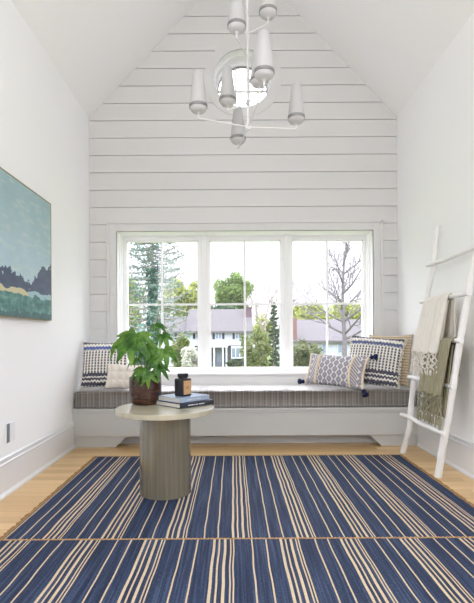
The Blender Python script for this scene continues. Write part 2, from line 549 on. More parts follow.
navy_yarn = material('navy_yarn', lin(38, 46, 78), 0.95, 0.1)

def fringe_side(bm, w, h, side, n, ln, seed):
    q = random.Random(seed)
    for i in range(n):
        v = -0.97 + 1.94 * i / (n - 1)
        x0 = side * (w / 2 * (1 - 0.07 * (1 - v * v)) - 0.004); z0 = h / 2 + h / 2 * v
        l = ln * q.uniform(.7, 1.2); dx = side * l * .75; dz = q.uniform(-.4, .25) * l
        tube(bm, [(x0, 0, z0), (x0 + dx * .6, q.uniform(-.01, .006), z0 + dz * .3), (x0 + dx, q.uniform(-.014, .01), z0 + dz - .006)], [.0045, .006, .0035], 5)

def knit_pillow(label, w, h, t, loc, rot, seed, fl=(.032, .032), navy=navy_c, blue=lin(58, 76, 128)):
    p = thing('throw_pillow', label, 'pillow', loc, rot)
    m = material('navy_cream_weave', rough=0.95, spec=0.1, fn=knit_pattern(w, h, navy, cream_c, blue), bump=knit_bump, bump_str=0.6, bump_dist=0.006)
    obj('cover', pillow_bm(w, h, t), m, p, True)
    for sd, ln in ((-1, fl[0]), (1, fl[1])):
        bm = B(); fringe_side(bm, w, h, sd, 30, ln, seed + sd); obj('fringe', bm, fringe_m, p, True)
    return p
def prot(tilt, yaw, roll=0):
    # tilt back, roll in its own plane, then yaw
    return (Matrix.Rotation(R(yaw), 3, 'Z') @ Matrix.Rotation(R(-tilt), 3, 'X') @ Matrix.Rotation(R(roll), 3, 'Y')).to_euler()
ZS = 0.528
knit_pillow('navy and cream woven pillow with fringed side leaning in the left corner of the bench', 0.43, 0.45, 0.15, (-1.222, 4.335, ZS - .002), prot(15, 3, 0), 3, fl=(.016, .03), blue=lin(52, 82, 170))
knit_pillow('navy and cream woven pillow with fringe behind the lumbar pillow at the right', 0.50, 0.48, 0.16, (1.278, 4.300, ZS + .010), prot(18, -30, 5), 5)

def tan_col(e):
    x, y, z = e.xyz()
    r = (z / 0.026 + e.noise(14.0, 1.0) * 0.5).fract()
    c = e.mix(e.noise(90.0, 2.0), lin(176, 160, 134), lin(212, 198, 174))
    return e.mix(r.lt(0.16), c, lin(146, 128, 104))
def tan_bump(e):
    x, y, z = e.xyz()
    return ((z / 0.026) * 2 * PI).sin() * 0.6 + e.noise(140.0, 2.0)
tan_m = material('tan_ribbed_knit', rough=0.95, spec=0.1, fn=tan_col, bump=tan_bump, bump_str=0.5, bump_dist=0.006)
tp = thing('throw_pillow', 'plain tan ribbed knit pillow standing against the right wall', 'pillow', (1.468, 4.420, ZS - .004), prot(10, -49, 0))
obj('cover', pillow_bm(0.47, 0.50, 0.11), tan_m, tp, True)

# small cream pillow with gathered squares
def puff(u, v):
    a = (u * 2.5) % 1.0; b = (v * 1.5 + .5) % 1.0
    return 0.016 * (min(1, 4 * a * (1 - a)) * min(1, 4 * b * (1 - b))) - .006
tuft_m = material('cream_gathered_cotton', lin(232, 224, 214), 0.9, 0.15, bump=lambda e: e.noise(45.0, 3.0), bump_str=0.5, bump_dist=0.008)
tp = thing('throw_pillow', 'small cream pillow gathered into puffed squares, partly behind the plant pot', 'pillow', (-1.005, 4.235, ZS - .002), prot(17, 3, 3))
obj('cover', pillow_bm(0.36, 0.235, 0.10, n=60, relief=puff), tuft_m, tp, True)

# lumbar pillow with ogee pattern, braid and four navy tassels
LW, LH = 0.625, 0.315
def lumbar_col(e):
    x, y, z = e.xyz()
    col = (x / 0.05).floor()
    zz = z / 0.062 + (col * 0.5)
    fx = ((x / 0.05).fract() - 0.5).abs() * 2.0; fz = (zz.fract() - 0.5).abs() * 2.0
    dd = fx * 0.8 + fz
    stripe = (z / 0.006).fract().lt(0.5)
    base = lin(222, 217, 210); dk = lin(110, 114, 140); md = lin(160, 160, 172)
    c = e.mix(dd.lt(1.05), base, dk)
    c = e.mix(dd.lt(0.72) * stripe, c, md)
    c = e.mix(dd.lt(0.40), c, lin(150, 150, 166))
    mid = x.abs().near(0.205, 0.045)
    dz2 = (((x + z) / 0.03).fract() - 0.5).abs().lt(0.2)
    c2 = e.mix(dz2, lin(196, 192, 192), lin(96, 100, 128))
    c = e.mix(mid, c, c2)
    return e.mix(e.noise(300.0, 1.0) * 0.3, c, base)
lum_m = material('ogee_block_print', rough=0.9, spec=0.1, fn=lumbar_col, bump=lambda e: e.noise(240.0, 1.0), bump_str=0.2, bump_dist=0.002)
braid_m = material('cream_braid', lin(226, 212, 188), 0.95, 0.1, bump=lambda e: e.noise(120.0, 2.0), bump_str=0.5, bump_dist=0.006)
lp = thing('lumbar_pillow', 'long low pillow in grey blue ogee pattern with navy tassels on its corners', 'pillow', (0.945, 4.365, ZS - .004), prot(20, -42, 2))
obj('cover', pillow_bm(LW, LH, 0.15), lum_m, lp, True)
def pil_pt(u, v, w, h, t):
    x = w / 2 * u * (1 - .07 * (1 - v * v)); z = h / 2 * v * (1 - .07 * (1 - u * u)) + h / 2
    return Vector((x, -max(0, (1 - u * u) * (1 - v * v)) ** .42 * t / 2, z))
for u in (-0.99, -0.6, 0.6, 0.99):
    bm = B(); q = random.Random(int(u * 100))
    pts = [pil_pt(u, -.98 + 1.96 * i / 24, LW, LH, .15) + Vector((0, -.003, 0)) for i in range(25)]
    tube(bm, pts, [0.010 + .003 * (i % 2) for i in range(25)], 6)
    for i in range(1, 24):
        for s in (-1, 1):
            p = pts[i]; tube(bm, [p, p + Vector((s * .014, -.004, q.uniform(-.004, .004)))], [.004, .0025], 4)
    obj('braid', bm, braid_m, lp, True)
Minv = (Matrix.Translation(lp.location) @ lp.rotation_euler.to_matrix().to_4x4()).inverted()
def tassel(anchor_local, world_dir, ln=0.075):
    a = Vector(anchor_local); d = (Minv.to_3x3() @ Vector(world_dir)).normalized()
    bm = B()
    s = d.orthogonal().normalized(); tq = d.cross(s)
    prf = [(0.0, .004), (.010, .006), (.016, .015), (.026, .019), (.036, .015), (.040, .012), (.048, .020), (ln - .008, .027), (ln, .024)]
    rings = []
    for (l, r_) in prf:
        rings.append([bm.verts.new(a + d * l + (s * math.cos(2 * PI * k / 14) + tq * math.sin(2 * PI * k / 14)) * r_ * (1 + .12 * (k % 2))) for k in range(14)])
    for x1, x2 in zip(rings, rings[1:]):
        for k in range(14): bm.faces.new((x1[k], x1[(k + 1) % 14], x2[(k + 1) % 14], x2[k]))
    bm.faces.new(rings[0][::-1]); bm.faces.new(rings[-1])
    obj('tassel', bm, navy_yarn, lp, True)
tassel((-LW / 2, 0, .02), (-.8, -.25, .03)); tassel((LW / 2, -.01, LH - .01), (.75, -.45, .10))
tassel((LW / 2, -.01, .01), (.15, -.55, -.8)); tassel((-LW / 2, .01, LH - .01), (.25, .9, -.45))

# ------------------------------------------------------------------ rug
RX0, RX1, RYF, RSEAM, RYN = -1.148, 1.388, 3.840, 2.262, 0.66
st1 = [-1.21, -0.944, -0.655, -0.334, -0.005, 0.315, 0.612, 0.912, 1.215]
st2 = [-1.092, -0.748, -0.433, -0.098, 0.226, 0.522, 0.814, 1.105, 1.40]
offs = [(0.0, 0.0060), (0.025, 0.0038), (0.053, 0.0060), (0.080, 0.0030), (0.094, 0.0030), (0.184, 0.0034), (0.253, 0.0034)]
def rug_fn(starts):
    def fn(e):
        x, y, z = e.xyz()
        wig = x + (e.noise(3.0, 1.0, e.vec(x * 0.6, y * 1.3, 0.0)) - 0.5) * 0.012
        streak = e.noise(1.0, 2.0, e.vec(x * 110.0, y * 2.0, 0.0))
        weft = e.noise(1.0, 2.0, e.vec(x * 60.0, y * 260.0, 0.0))
        c = e.ramp(streak * 0.6 + weft * 0.4, [(0.3, lin(26, 34, 54)), (0.5, lin(42, 54, 80)), (0.7, lin(78, 94, 124))])
        tot = None
        for i, s in enumerate(starts):
            nxt = starts[i + 1] - s if i + 1 < len(starts) else .31
            kx = min(1.0, nxt / 0.325)
            for o, h in offs:
                t = wig.near(s + o * kx, h)
                tot = t if tot is None else tot.max(t)
        tan = e.mix(weft, lin(182, 160, 124), lin(228, 212, 182))
        return e.mix(tot * (weft * 0.35 + 0.78).min(1.0), c, tan)
    return fn
def rug_bump(e):
    x, y, z = e.xyz()
    return (y / 0.006 * 2 * PI).sin() * 0.5 + e.noise(1.0, 2.0, e.vec(x * 200.0, y * 260.0, 0.0))
rug = thing('area_rug', 'large navy flatwoven rug with tan stripes in two joined panels', 'rug', (0, 0, 0))
for nm, st, y0, y1 in (('far', st1, RSEAM + .004, RYF), ('near', st2, RYN, RSEAM - .004)):
    m = material('navy_striped_weave_' + nm, rough=0.8, spec=0.22, fn=rug_fn(st), bump=rug_bump, bump_str=0.35, bump_dist=0.003)
    bm = B(); box(bm, RX0, RX1, y0, y1, 0.001, 0.008, 0.002)
    obj('panel', bm, m, rug)
jute = material('brown_jute_edge', rough=0.95, spec=0.1, fn=lambda e: e.mix(e.noise(120.0, 2.0), lin(120, 92, 62), lin(176, 142, 100)))
tan_st = material('tan_stitching', rough=0.95, spec=0.1, fn=lambda e: e.mix(e.noise(90.0, 2.0), lin(150, 118, 84), lin(206, 172, 128)))
for x, s in ((RX0, -1), (RX1, 1)):
    bm = B()
    q = random.Random(11 + s)
    n = 210
    tube(bm, [(x + q.uniform(-.003, .003), RYN + (RYF - RYN) * i / n, .007) for i in range(n + 1)], [.006 + q.uniform(0, .003) for i in range(n + 1)], 6)
    for i in range(n):
        y = RYN + (RYF - RYN) * (i + .5) / n
        l = q.uniform(.012, .026)
        tube(bm, [(x, y, .007), (x + s * l * .6, y + q.uniform(-.004, .004), .008), (x + s * l, y + q.uniform(-.008, .008), .004)], [.004, .0045, .003], 4)
    obj('fringed_edge', bm, jute, rug)
bm = B()
tube(bm, [(RX0 + (RX1 - RX0) * i / 260, RSEAM + (.004 if i % 2 else -.004), .0085) for i in range(261)], 0.0042, 5)
obj('seam', bm, tan_st, rug)
bm = B(); tube(bm, [(RX0 + (RX1 - RX0) * i / 200, RYF + (.003 if i % 2 else -.001), .0055) for i in range(201)], 0.0045, 5); obj('hem', bm, jute, rug)

# ------------------------------------------------------------------ drum table
TX, TY = -0.437, 2.95
def tbl_side(e):
    x, y, z = e.xyz()
    g_ = e.noise(1.0, 3.0, e.vec(x * 55.0, y * 55.0, z * 1.6))
    f_ = e.noise(1.0, 2.0, e.vec(x * 190.0, y * 190.0, z * 5.0))
    return e.ramp(g_ * 0.65 + f_ * 0.35, [(0.28, lin(98, 93, 78)), (0.5, lin(111, 106, 90)), (0.74, lin(125, 120, 103))])
def tbl_top(e):
    x, y, z = e.xyz()
    g_ = e.noise(1.0, 3.0, e.vec(x * 4.0, y * 34.0, 0.0))
    return e.ramp(g_, [(0.3, lin(168, 164, 142)), (0.5, lin(178, 174, 152)), (0.72, lin(188, 184, 163))])
tb_s = material('greige_wood_drum', rough=0.15, spec=0.6, fn=tbl_side, coat=1.0)
tb_t = material('greige_wood_top', rough=0.28, spec=0.5, fn=tbl_top, coat=0.3)
table = thing('side_table', 'round greige wood side table on a thick drum base standing on the rug', 'table', (TX, TY, 0.008))
bm = B(); lathe(bm, [(0.158, 0), (0.1635, 0.004), (0.1635, 0.514)], 72, cap1=True); obj('drum_base', bm, tb_s, table, True)
bm = B(); lathe(bm, [(.3105, 0.514), (0.312, 0.516), (0.312, 0.5425), (0.3095, 0.545)], 96); tt = obj('tabletop', bm, tb_t, table, True); tt.data.set_sharp_from_angle(angle=R(25))
ZT = 0.553

# ---- books
pages = material('book_pages', lin(206, 204, 198), 0.8, fn=lambda e: e.mix((e.xyz()[2] / 0.0016).fract().lt(.4), lin(214, 212, 206), lin(180, 178, 174)))
blue_cov = material('pale_blue_cloth_cover', lin(150, 168, 190), 0.55)
dark_cov = material('charcoal_cover', lin(40, 44, 56), 0.45)
mark_m = material('pale_print', lin(200, 204, 210), 0.6)
def book(label, cov, w, d, h, loc, rz):
    """w along the spine (local x), d depth (local y); spine faces -y"""
    b = thing('book', label, 'book', loc, (0, 0, rz), None)
    c = 0.003
    bm = B()
    box(bm, 0, w, 0, d, 0, c, .001); box(bm, 0, w, 0, d, h - c, h, .001); box(bm, 0, w, 0, .004, c, h - c)
    obj('cover', bm, cov, b)
    bm = B(); box(bm, .004, w - .004, .004, d - .004, c, h - c); obj('page_block', bm, pages, b)
    bm = B()
    for (a, l) in ((.06, .05), (.118, .018), (.145, .045)):
        box(bm, a * w / .27, (a + l) * w / .27, -.0006, .0002, h * .40, h * .60)
    obj('spine_print', bm, mark_m, b)
    return b
FX, FY = -0.332, 2.872
a0 = R(45)
book('dark charcoal book lying flat on the table beneath the pale blue book', dark_cov, 0.285, 0.262, 0.030, (FX, FY, ZT), a0)
book('pale blue book stacked on the dark book under the candle jar', blue_cov, 0.255, 0.232, 0.030, (FX - .005, FY + .034, ZT + .030), a0 + R(1.5))

# ---- candle jar
black_glass = material('matte_black_glass', lin(28, 29, 36), 0.35, 0.5)
label_m = material('kraft_label', rough=0.7, fn=lambda e: e.mix((e.xyz()[2].near(0.062, 0.0025)).max(e.xyz()[2].near(0.050, 0.0015)) * e.xyz()[0].near(0.0, 0.016), lin(186, 150, 108), lin(96, 74, 52)))
jar = thing('candle_jar', 'square black candle jar with tan label standing on the blue book', 'candle', (-0.332, 3.035, ZT + .060), (0, 0, R(50)))
bm = B(); box(bm, -.041, .041, -.041, .041, 0, .118, .011); obj('jar_body', bm, black_glass, jar, True)
bm = B(); lathe(bm, [(.028, .117), (.028, .124), (.034, .125), (.036, .128), (.036, .146), (.032, .150)], 28); obj('lid', bm, black_glass, jar, True)
bm = B(); box(bm, -.033, .033, -.0425, -.0412, .014, .104, .0004); obj('label_patch', bm, label_m, jar)['label'] = 'tan paper label'

# ---- potted plant
PX, PY = -0.592, 3.10
def pot_col(e):
    x, y, z = e.xyz()
    n_ = e.noise(1.0, 3.0, e.vec(x * 14.0, y * 14.0, z * 60.0))
    c = e.ramp(n_, [(0.3, lin(34, 18, 13)), (0.5, lin(58, 32, 21)), (0.72, lin(88, 54, 36))])
    b_ = z.near(0.062, 0.0035).max(z.near(0.118, 0.003))
    return e.mix(b_ * 0.55, c, lin(60, 32, 26))
pot_m = material('brown_glazed_clay', rough=0.25, spec=0.5, fn=pot_col)
plant = thing('potted_plant', 'leafy green plant with large lobed leaves in a brown clay pot', 'plant', (PX, PY, ZT))
bm = B()
lathe(bm, [(.078, 0), (.090, .006), (.100, .03), (.106, .07), (.1075, .12), (.106, .178), (.104, .182), (.099, .181), (.098, .15)], 48, cap1=True)
obj('pot', bm, pot_m, plant, True)
soil = material('dark_soil', lin(52, 40, 32), 0.95, bump=lambda e: e.noise(90.0, 3.0), bump_str=.8)
bm = B(); lathe(bm, [(.098, .15), (.0975, .163)], 32); obj('soil', bm, soil, plant)
def leaf_col(e):
    n_ = e.noise(7.0, 2.0); f_ = e.noise(60.0, 2.0)
    return e.ramp(n_ * .7 + f_ * .3, [(0.3, lin(36, 74, 30)), (0.48, lin(72, 120, 44)), (0.68, lin(136, 176, 76))])
leaf_m = material('green_leaf', rough=0.38, spec=0.45, fn=leaf_col, transl=0.42)
stem_m = material('green_stem', lin(96, 120, 60), 0.6)
def at(px, py, d): return Vector(((px - 233) * d / 460, d, 1 - (py - 337) * d / 460)) - Vector((PX, PY, ZT))
def palmate(bm, c, tipdir, normal, size, droop, nl=7, seed=0):
    q = random.Random(seed)
    f = Vector(tipdir).normalized(); nrm = Vector(normal).normalized()
    f = (f - nrm * f.dot(nrm)).normalized(); s = f.cross(nrm)
    for k in range(nl):
        a = R(-128 + 256 * k / (nl - 1) + q.uniform(-6, 6))
        L = size * (1.0 - 0.42 * (abs(a) / R(128)) ** 1.4) * q.uniform(.92, 1.06)
        d = f * math.cos(a) + s * math.sin(a); sd = d.cross(nrm)
        W = L * 0.175
        rows_ = []
        ns = 9
        for i in range(ns + 1):
            t = i / ns
            w = W * (0.55 + 1.9 * t - 2.45 * t ** 2.2) if t < .999 else 0.0
            w = max(w, 0.0012)
            lift = -droop * L * t * t + .04 * L * math.sin(t * 5)
            p = c + d * (L * t * (1 - .12 * droop * t)) + nrm * lift + Vector((0, 0, -droop * .25 * L * t * t))
            rows_.append([bm.verts.new(p - sd * w + nrm * w * .28), bm.verts.new(p), bm.verts.new(p + sd * w + nrm * w * .28)])
        for r1, r2 in zip(rows_, rows_[1:]):
            for j in range(2): bm.faces.new((r1[j], r1[j + 1], r2[j + 1], r2[j]))
leaves = [  # px, py, depth, tip direction, normal, size, droop
    (135, 336, 2.98, (-.35, -.35, -1), (-.12, -.82, .55), .205, .20),
    (121, 341, 3.06, (-.9, -.1, -.7), (-.30, -.6, .7), .130, .35),
    (147, 345, 3.06, (.4, -.25, -.9), (.25, -.75, .6), .130, .30),
    (157, 324, 3.10, (.7, -.25, -.5), (.1, -.65, .75), .085, .40),
    (163, 335, 3.10, (.55, -.3, -.8), (.30, -.75, .55), .105, .30),
    (165, 350, 3.04, (.60, -.2, -.9), (.30, -.8, .5), .122, .30),
    (155, 358, 2.99, (.1, -.5, -.9), (.05, -.8, .6), .088, .35),
    (158, 366, 3.01, (.75, -.35, -.6), (.25, -.7, .65), .105, .35),
    (142, 369, 2.97, (-.3, -.5, -.7), (0, -.78, .62), .104, .4),
    (148, 374, 2.96, (.15, -.4, -.95), (.1, -.9, .4), .092, .3),
    (137, 358, 3.20, (-.6, .3, -.6), (-.2, -.3, .9), .10, .4),
]
bmL = B(); bmS = B()
for i, (px, py, d, td, nr, sz, dr) in enumerate(leaves):
    c = at(px, py, d)
    palmate(bmL, c, td, nr, sz, dr, 8 if sz > .12 else 7, i)
    root = Vector((.02 * math.cos(i * 2.1), .02 * math.sin(i * 2.1), .162))
    mid = root.lerp(c, .55) + Vector((0, 0, .05))
    tube(bmS, smooth_path([root, mid, c], 6), 0.0028, 6)
obj('foliage', bmL, leaf_m, plant, True); 
tube(bmS, [(0, 0, .16), (.01, 0, .26), (.0, .01, .38)], [.008, .006, .004], 8)
obj('stem', bmS, stem_m, plant, True)

# ------------------------------------------------------------------ ladder
lad_m = material('white_painted_branch', lin(236, 236, 234), 0.55, 0.35, bump=lambda e: e.noise(40.0, 3.0), bump_str=0.25, bump_dist=0.006)
ladder = thing('blanket_ladder', 'white crooked branch ladder leaning on the right wall, blankets over it', 'ladder', (1.445, 3.6, 0))
lo = Vector((1.445, 3.6, 0))
def post_at(foot_y, z, far):
    t = z / 1.89
    return Vector((1.445 + 0.205 * t, foot_y - 0.24 * t, z))
def lad_pts(px, py, base):
    """a point of the crooked post near its straight line: push along y so it lands on the seen bend"""
    return base
fz = [0, .12, .22, .33, .48, .66, .85, 1.05, 1.29, 1.40, 1.50, 1.58, 1.68, 1.80, 1.89]
fdy = [.0, -.03, -.055, -.035, -.01, .0, .01, .015, .0, -.008, -.035, -.028, -.01, .0, .0]
pts = []
for z, dy in zip(fz, fdy):
    p = post_at(3.93, z, True); pts.append(p + Vector((0, dy * 1.0, 0)))
pF = smooth_path(pts, 4)
bm = B(); tube(bm, [p - lo for p in pF], [.0240 - .005 * i / len(pF) + .0012 * math.sin(i * 1.1) for i in range(len(pF))], 12); obj('post', bm, lad_m, ladder, True)
ndy = [.0, .0, .004, .0, -.006, .0, .008, .004, 0, .008, 0, -.008, 0, .004, 0]
pN = smooth_path([post_at(3.255, z, False) + Vector((0, dy, 0)) for z, dy in zip(fz, ndy)], 4)
bm = B(); tube(bm, [p - lo for p in pN], [.0255 - .005 * i / len(pN) + .0012 * math.sin(i * 1.3 + 1) for i in range(len(pN))], 12); obj('post', bm, lad_m, ladder, True)
for i, z in enumerate((.318, .652, .966, 1.284, 1.580)):
    a = post_at(3.93, z, True); b = post_at(3.255, z, False)
    d = (b - a).normalized()
    q = random.Random(i)
    ex0 = (.11, .07, .06, .06, .05)[i]
    p0 = a - d * ex0 + Vector((-.018, 0, 0)); p1 = b + d * .045 + Vector((-.018, 0, 0))
    mids = [p0.lerp(p1, t) + Vector((q.uniform(-.004, .004), 0, q.uniform(-.009, .009) if i in (0, 4) else q.uniform(-.003, .003))) for t in (.25, .5, .75)]
    P = smooth_path([p0] + mids + [p1], 5)
    bm = B(); tube(bm, [p - lo for p in P], [.0175 + .0012 * math.sin(k * 1.7) for k in range(len(P))], 10); obj('rung', bm, lad_m, ladder, True)

# ------------------------------------------------------------------ throws
def throw(name, label, mat, rung_z, y0t, y1t, y0b, y1b, x_top, x_bot, z_bot, zb_back, net_h, seed, folds, dirt=0.0):
    """cloth over a rung: front hangs on the room side, back hangs on the wall side"""
    q = random.Random(seed)
    ph = [q.uniform(0, 6) for _ in range(4)]
    t = thing(name, label, 'blanket', (x_top, (y0t + y1t) / 2, rung_z))
    o = Vector((x_top, (y0t + y1t) / 2, rung_z))
    rr = 0.026
    def wave(s, k): return (math.sin(s * folds * 2 * PI + ph[0]) * .6 + math.sin(s * folds * 1.7 * PI * 2 + ph[1]) * .4) * k
    def front(s, v):
        z = rung_z + (z_bot - rung_z) * v
        y = (y0t + (y1t - y0t) * s) * (1 - v) + (y0b + (y1b - y0b) * s) * v
        x = (x_top - rr) + (x_bot - x_top + rr * .4) * v
        return Vector((x - abs(wave(s, .020 + .016 * v)) - wave(s, .004), y + wave(s + .3, .010) * v, z + wave(s + .1, .012) * v))
    nb = 8; nv = 26
    def full(s, w):
        # w: 0..1  front bottom -> top -> over -> back bottom
        if w < .55: return front(s, 1 - w / .55)
        if w < .68:
            a = (w - .55) / .13 * PI
            p = front(s, 0)
            return Vector((x_top - rr * math.cos(a) - (abs(wave(s, .006)) + wave(s, .004)) * (1 - a / PI), p.y, rung_z + rr * .95 * math.sin(a)))
        v = (w - .68) / .32
        return Vector((x_top + rr + wave(s, .004) * v + 0.005 * v, y0t + (y1t - y0t) * s + .01 * v + wave(s, .01) * v, rung_z + (zb_back - rung_z) * v))
    bm = B(); sheet(bm, lambda s, w: full(s, w) - o, 48, 64)
    # the throw is folded double: an inner layer hangs behind the net
    def inner(s, v):
        p = front(.04 + .92 * s, v)
        return Vector((p.x + .022 + .004 * v, p.y, rung_z - .03 + (z_bot - net_h * .66 - rung_z + .03) * v))
    sheet(bm, lambda s, v: inner(s, v) - o, 40, 20)
    c = obj('cloth', bm, mat, t, True)
    md = c.modifiers.new('thickness', 'SOLIDIFY'); md.thickness = 0.006
    # knotted net and tassels under the front hem
    bm = B()
    nc, nr = 13, 5
    def net(s, v):
        p = front(max(0, min(1, s)), 1.0); z = z_bot - net_h * v
        return Vector((p.x + .003 + .006 * math.sin(s * 9 + v * 3), p.y + .006 * v, z))
    rv = 0.72
    for r_ in range(nr):
        for c_ in range(nc + 1):
            s0 = (c_ + (.5 if r_ % 2 else 0)) / nc
            for ds in (-.5, .5):
                s1 = s0 + ds / nc
                if not (-.01 <= s0 <= 1.01 and -.01 <= s1 <= 1.01): continue
                a_, b_ = net(s0, rv * r_ / nr), net(s1, rv * (r_ + 1) / nr)
                tube(bm, [a_ - o, a_.lerp(b_, .5) - o, b_ - o], [.0055, .0042, .0055], 5)
    for c_ in range(nc * 2 + 1):
        s0 = c_ / (2 * nc)
        a_ = net(s0, rv); b_ = net(s0 + q.uniform(-.01, .01), q.uniform(.93, 1.06))
        tube(bm, [a_ - o, a_.lerp(b_, .5) + Vector((-.002, q.uniform(-.003, .003), 0)) - o, b_ - o], [.005, .0075, .005], 5)
    obj('knotted_fringe', bm, mat, t, True)
    return t
def cloth_col(a, b):
    return lambda e: e.mix(e.noise(1.0, 3.0, e.vec(e.xyz()[0] * 30, e.xyz()[1] * 90, e.xyz()[2] * 20)), a, b)
cream_m = material('cream_linen_throw', rough=0.95, spec=0.1, fn=cloth_col(lin(228, 224, 212), lin(248, 246, 240)), transl=0.15)
olive_m = material('olive_linen_throw', rough=0.95, spec=0.1, fn=cloth_col(lin(138, 134, 110), lin(176, 172, 146)), transl=0.10)
def rx(z): return 1.445 + .205 * z / 1.89 - .018
throw('throw_blanket', 'cream throw with short knotted fringe draped over an upper ladder rung', cream_m, 1.284, 3.29, 3.71, 3.30, 3.76, rx(1.284), 1.485, .868, .93, .165, 2, 3.6)
throw('throw_blanket', 'olive throw with long knotted net fringe draped over the middle ladder rung', olive_m, .966, 3.16, 3.58, 3.17, 3.60, rx(.966), 1.462, .575, .72, .215, 5, 3.4)

# ------------------------------------------------------------------ painting
PW, PH, PZ0 = 1.21, 0.921, 1.136
def paint_col(e):
    x, y, z = e.xyz()
    u = y / PW + 0.5; v = z / PH
    n1 = e.noise(3.0, 3.0); n2 = e.noise(22.0, 3.0); n3 = e.noise(9.0, 2.0, e.vec(x, y * 0.8, z * 3.0))
    sky = e.ramp(n1 * 0.5 + v * 0.5, [(0.2, lin(178, 202, 216)), (0.5, lin(166, 194, 200)), (0.75, lin(152, 182, 186))])
    sky = e.mix((n3 - 0.52).max(0.0) * 2.2, sky, lin(204, 214, 202))
    line = e.curve(u, [(0.0, .26), (0.30, .30), (0.41, .34), (0.55, .32), (0.69, .27), (0.78, .33), (0.85, .44), (0.93, .42), (1.0, .47)])
    top = line + (n2 - 0.5) * 0.16
    trees = e.mix(n3, lin(28, 40, 70), lin(70, 92, 116))
    c = e.mix(v.lt(top), sky, trees)
    band = v + (n3 - 0.5) * 0.10
    c = e.mix(band.lt(0.215), c, e.mix(u.lt(0.66) , lin(150, 184, 190), lin(196, 190, 150)))
    sea = e.ramp(n3 * 0.6 + n2 * 0.4, [(0.3, lin(30, 78, 82)), (0.5, lin(66, 122, 116)), (0.7, lin(122, 166, 152))])
    c = e.mix(band.lt(0.175), c, sea)
    low = e.mix(n2, lin(30, 66, 80), lin(70, 120, 116))
    return e.mix((v + (n2 - .5) * .1).lt(0.05), c, low)
paint_m = material('abstract_landscape_paint', rough=0.45, spec=0.4, fn=paint_col, bump=lambda e: e.noise(60.0, 3.0), bump_str=0.15)
gold_m = material('brass_frame_edge', lin(150, 132, 92), 0.45, metal=0.5)
pic = thing('painting', 'abstract seascape painting in blues and greens with thin brass frame on left wall', 'painting', (XL, 3.626 - PW / 2, PZ0))
bm = B(); box(bm, .004, .034, -PW / 2 + .006, PW / 2 - .006, .006, PH - .006); obj('canvas', bm, paint_m, pic)
bm = B()
for (y0, y1, z0, z1) in ((-PW / 2, PW / 2, 0, .004), (-PW / 2, PW / 2, PH - .007, PH), (-PW / 2, -PW / 2 + .006, .006, PH - .006), (PW / 2 - .006, PW / 2, .006, PH - .006)):
    box(bm, .001, .036, y0, y1, z0, z1)
obj('frame', bm, gold_m, pic)

# ---- wall plate on the left wall
plate_m = material('white_plastic', lin(232, 234, 235), 0.35)
grey_pl = material('plate_shading_grey', lin(120, 124, 128), 0.4)
ol = thing('wall_outlet', 'white double outlet plate low on the left wall above the baseboard', 'outlet', (XL, 3.01, .387))
bm = B(); box(bm, 0.0005, .007, -.058, .058, -.062, .062, .002); obj('cover_plate', bm, plate_m, ol)
bm = B(); box(bm, .002, .010, -.057, -.020, -.061, .061, .001); obj('shaded_strip', bm, grey_pl, ol)['label'] = 'grey strip for the shaded plate frame'  # shading of the plate frame put in as a grey strip
bm = B(); box(bm, .006, .009, .012, .046, -.034, .034, .001)
for zz in (-.016, .016):
    for yy in (.022, .034): box(bm, .009, .0094, yy, yy + .003, zz - .005, zz + .005)
obj('socket', bm, plate_m, ol)

# ------------------------------------------------------------------ chandelier
ch_m = material('matte_white_metal', lin(228, 229, 228), 0.45, 0.4)
sh_m = material('white_fabric_shade', lin(203, 204, 203), 0.7, 0.25, transl=0.15)
band_m = material('pewter_band', lin(150, 150, 150), 0.3, metal=0.85)
dome_m = material('frosted_white_glass', lin(228, 229, 229), 0.25, 0.5, transl=0.3)
HX, HY = 0.106, 3.0
chand = thing('chandelier', 'white branching chandelier with eight tapered shades hanging from the vaulted ceiling', 'chandelier', (HX, HY, 2.37))
co = Vector((HX, HY, 2.37))
bm = B(); tube(bm, [Vector((HX, HY, 2.352)) - co, Vector((HX, HY, ZR - .02)) - co], .0075, 12)
lathe(bm, [(.004, -.024), (.014, -.018), (.018, -.004), (.018, .010), (.010, .016)], 16); obj('stem', bm, ch_m, chand, True)
bm = B(); lathe(bm, [(.03, 0), (.062, .006), (.066, .02), (.066, .16)], 32, c=(0, 0, ZR - 2.37 - .10)); obj('ceiling_canopy', bm, ch_m, chand, True)
lamps = [((-.2085, 2.88), 2.37), ((.426, 3.034), 2.37), ((.045, 3.347), 2.37), ((.1776, 2.514), 2.37),
         ((-.027, 3.106), 2.526), ((.172, 2.872), 2.526), ((.033, 2.80), 2.82), ((.233, 2.90), 2.976)]
sh0 = None
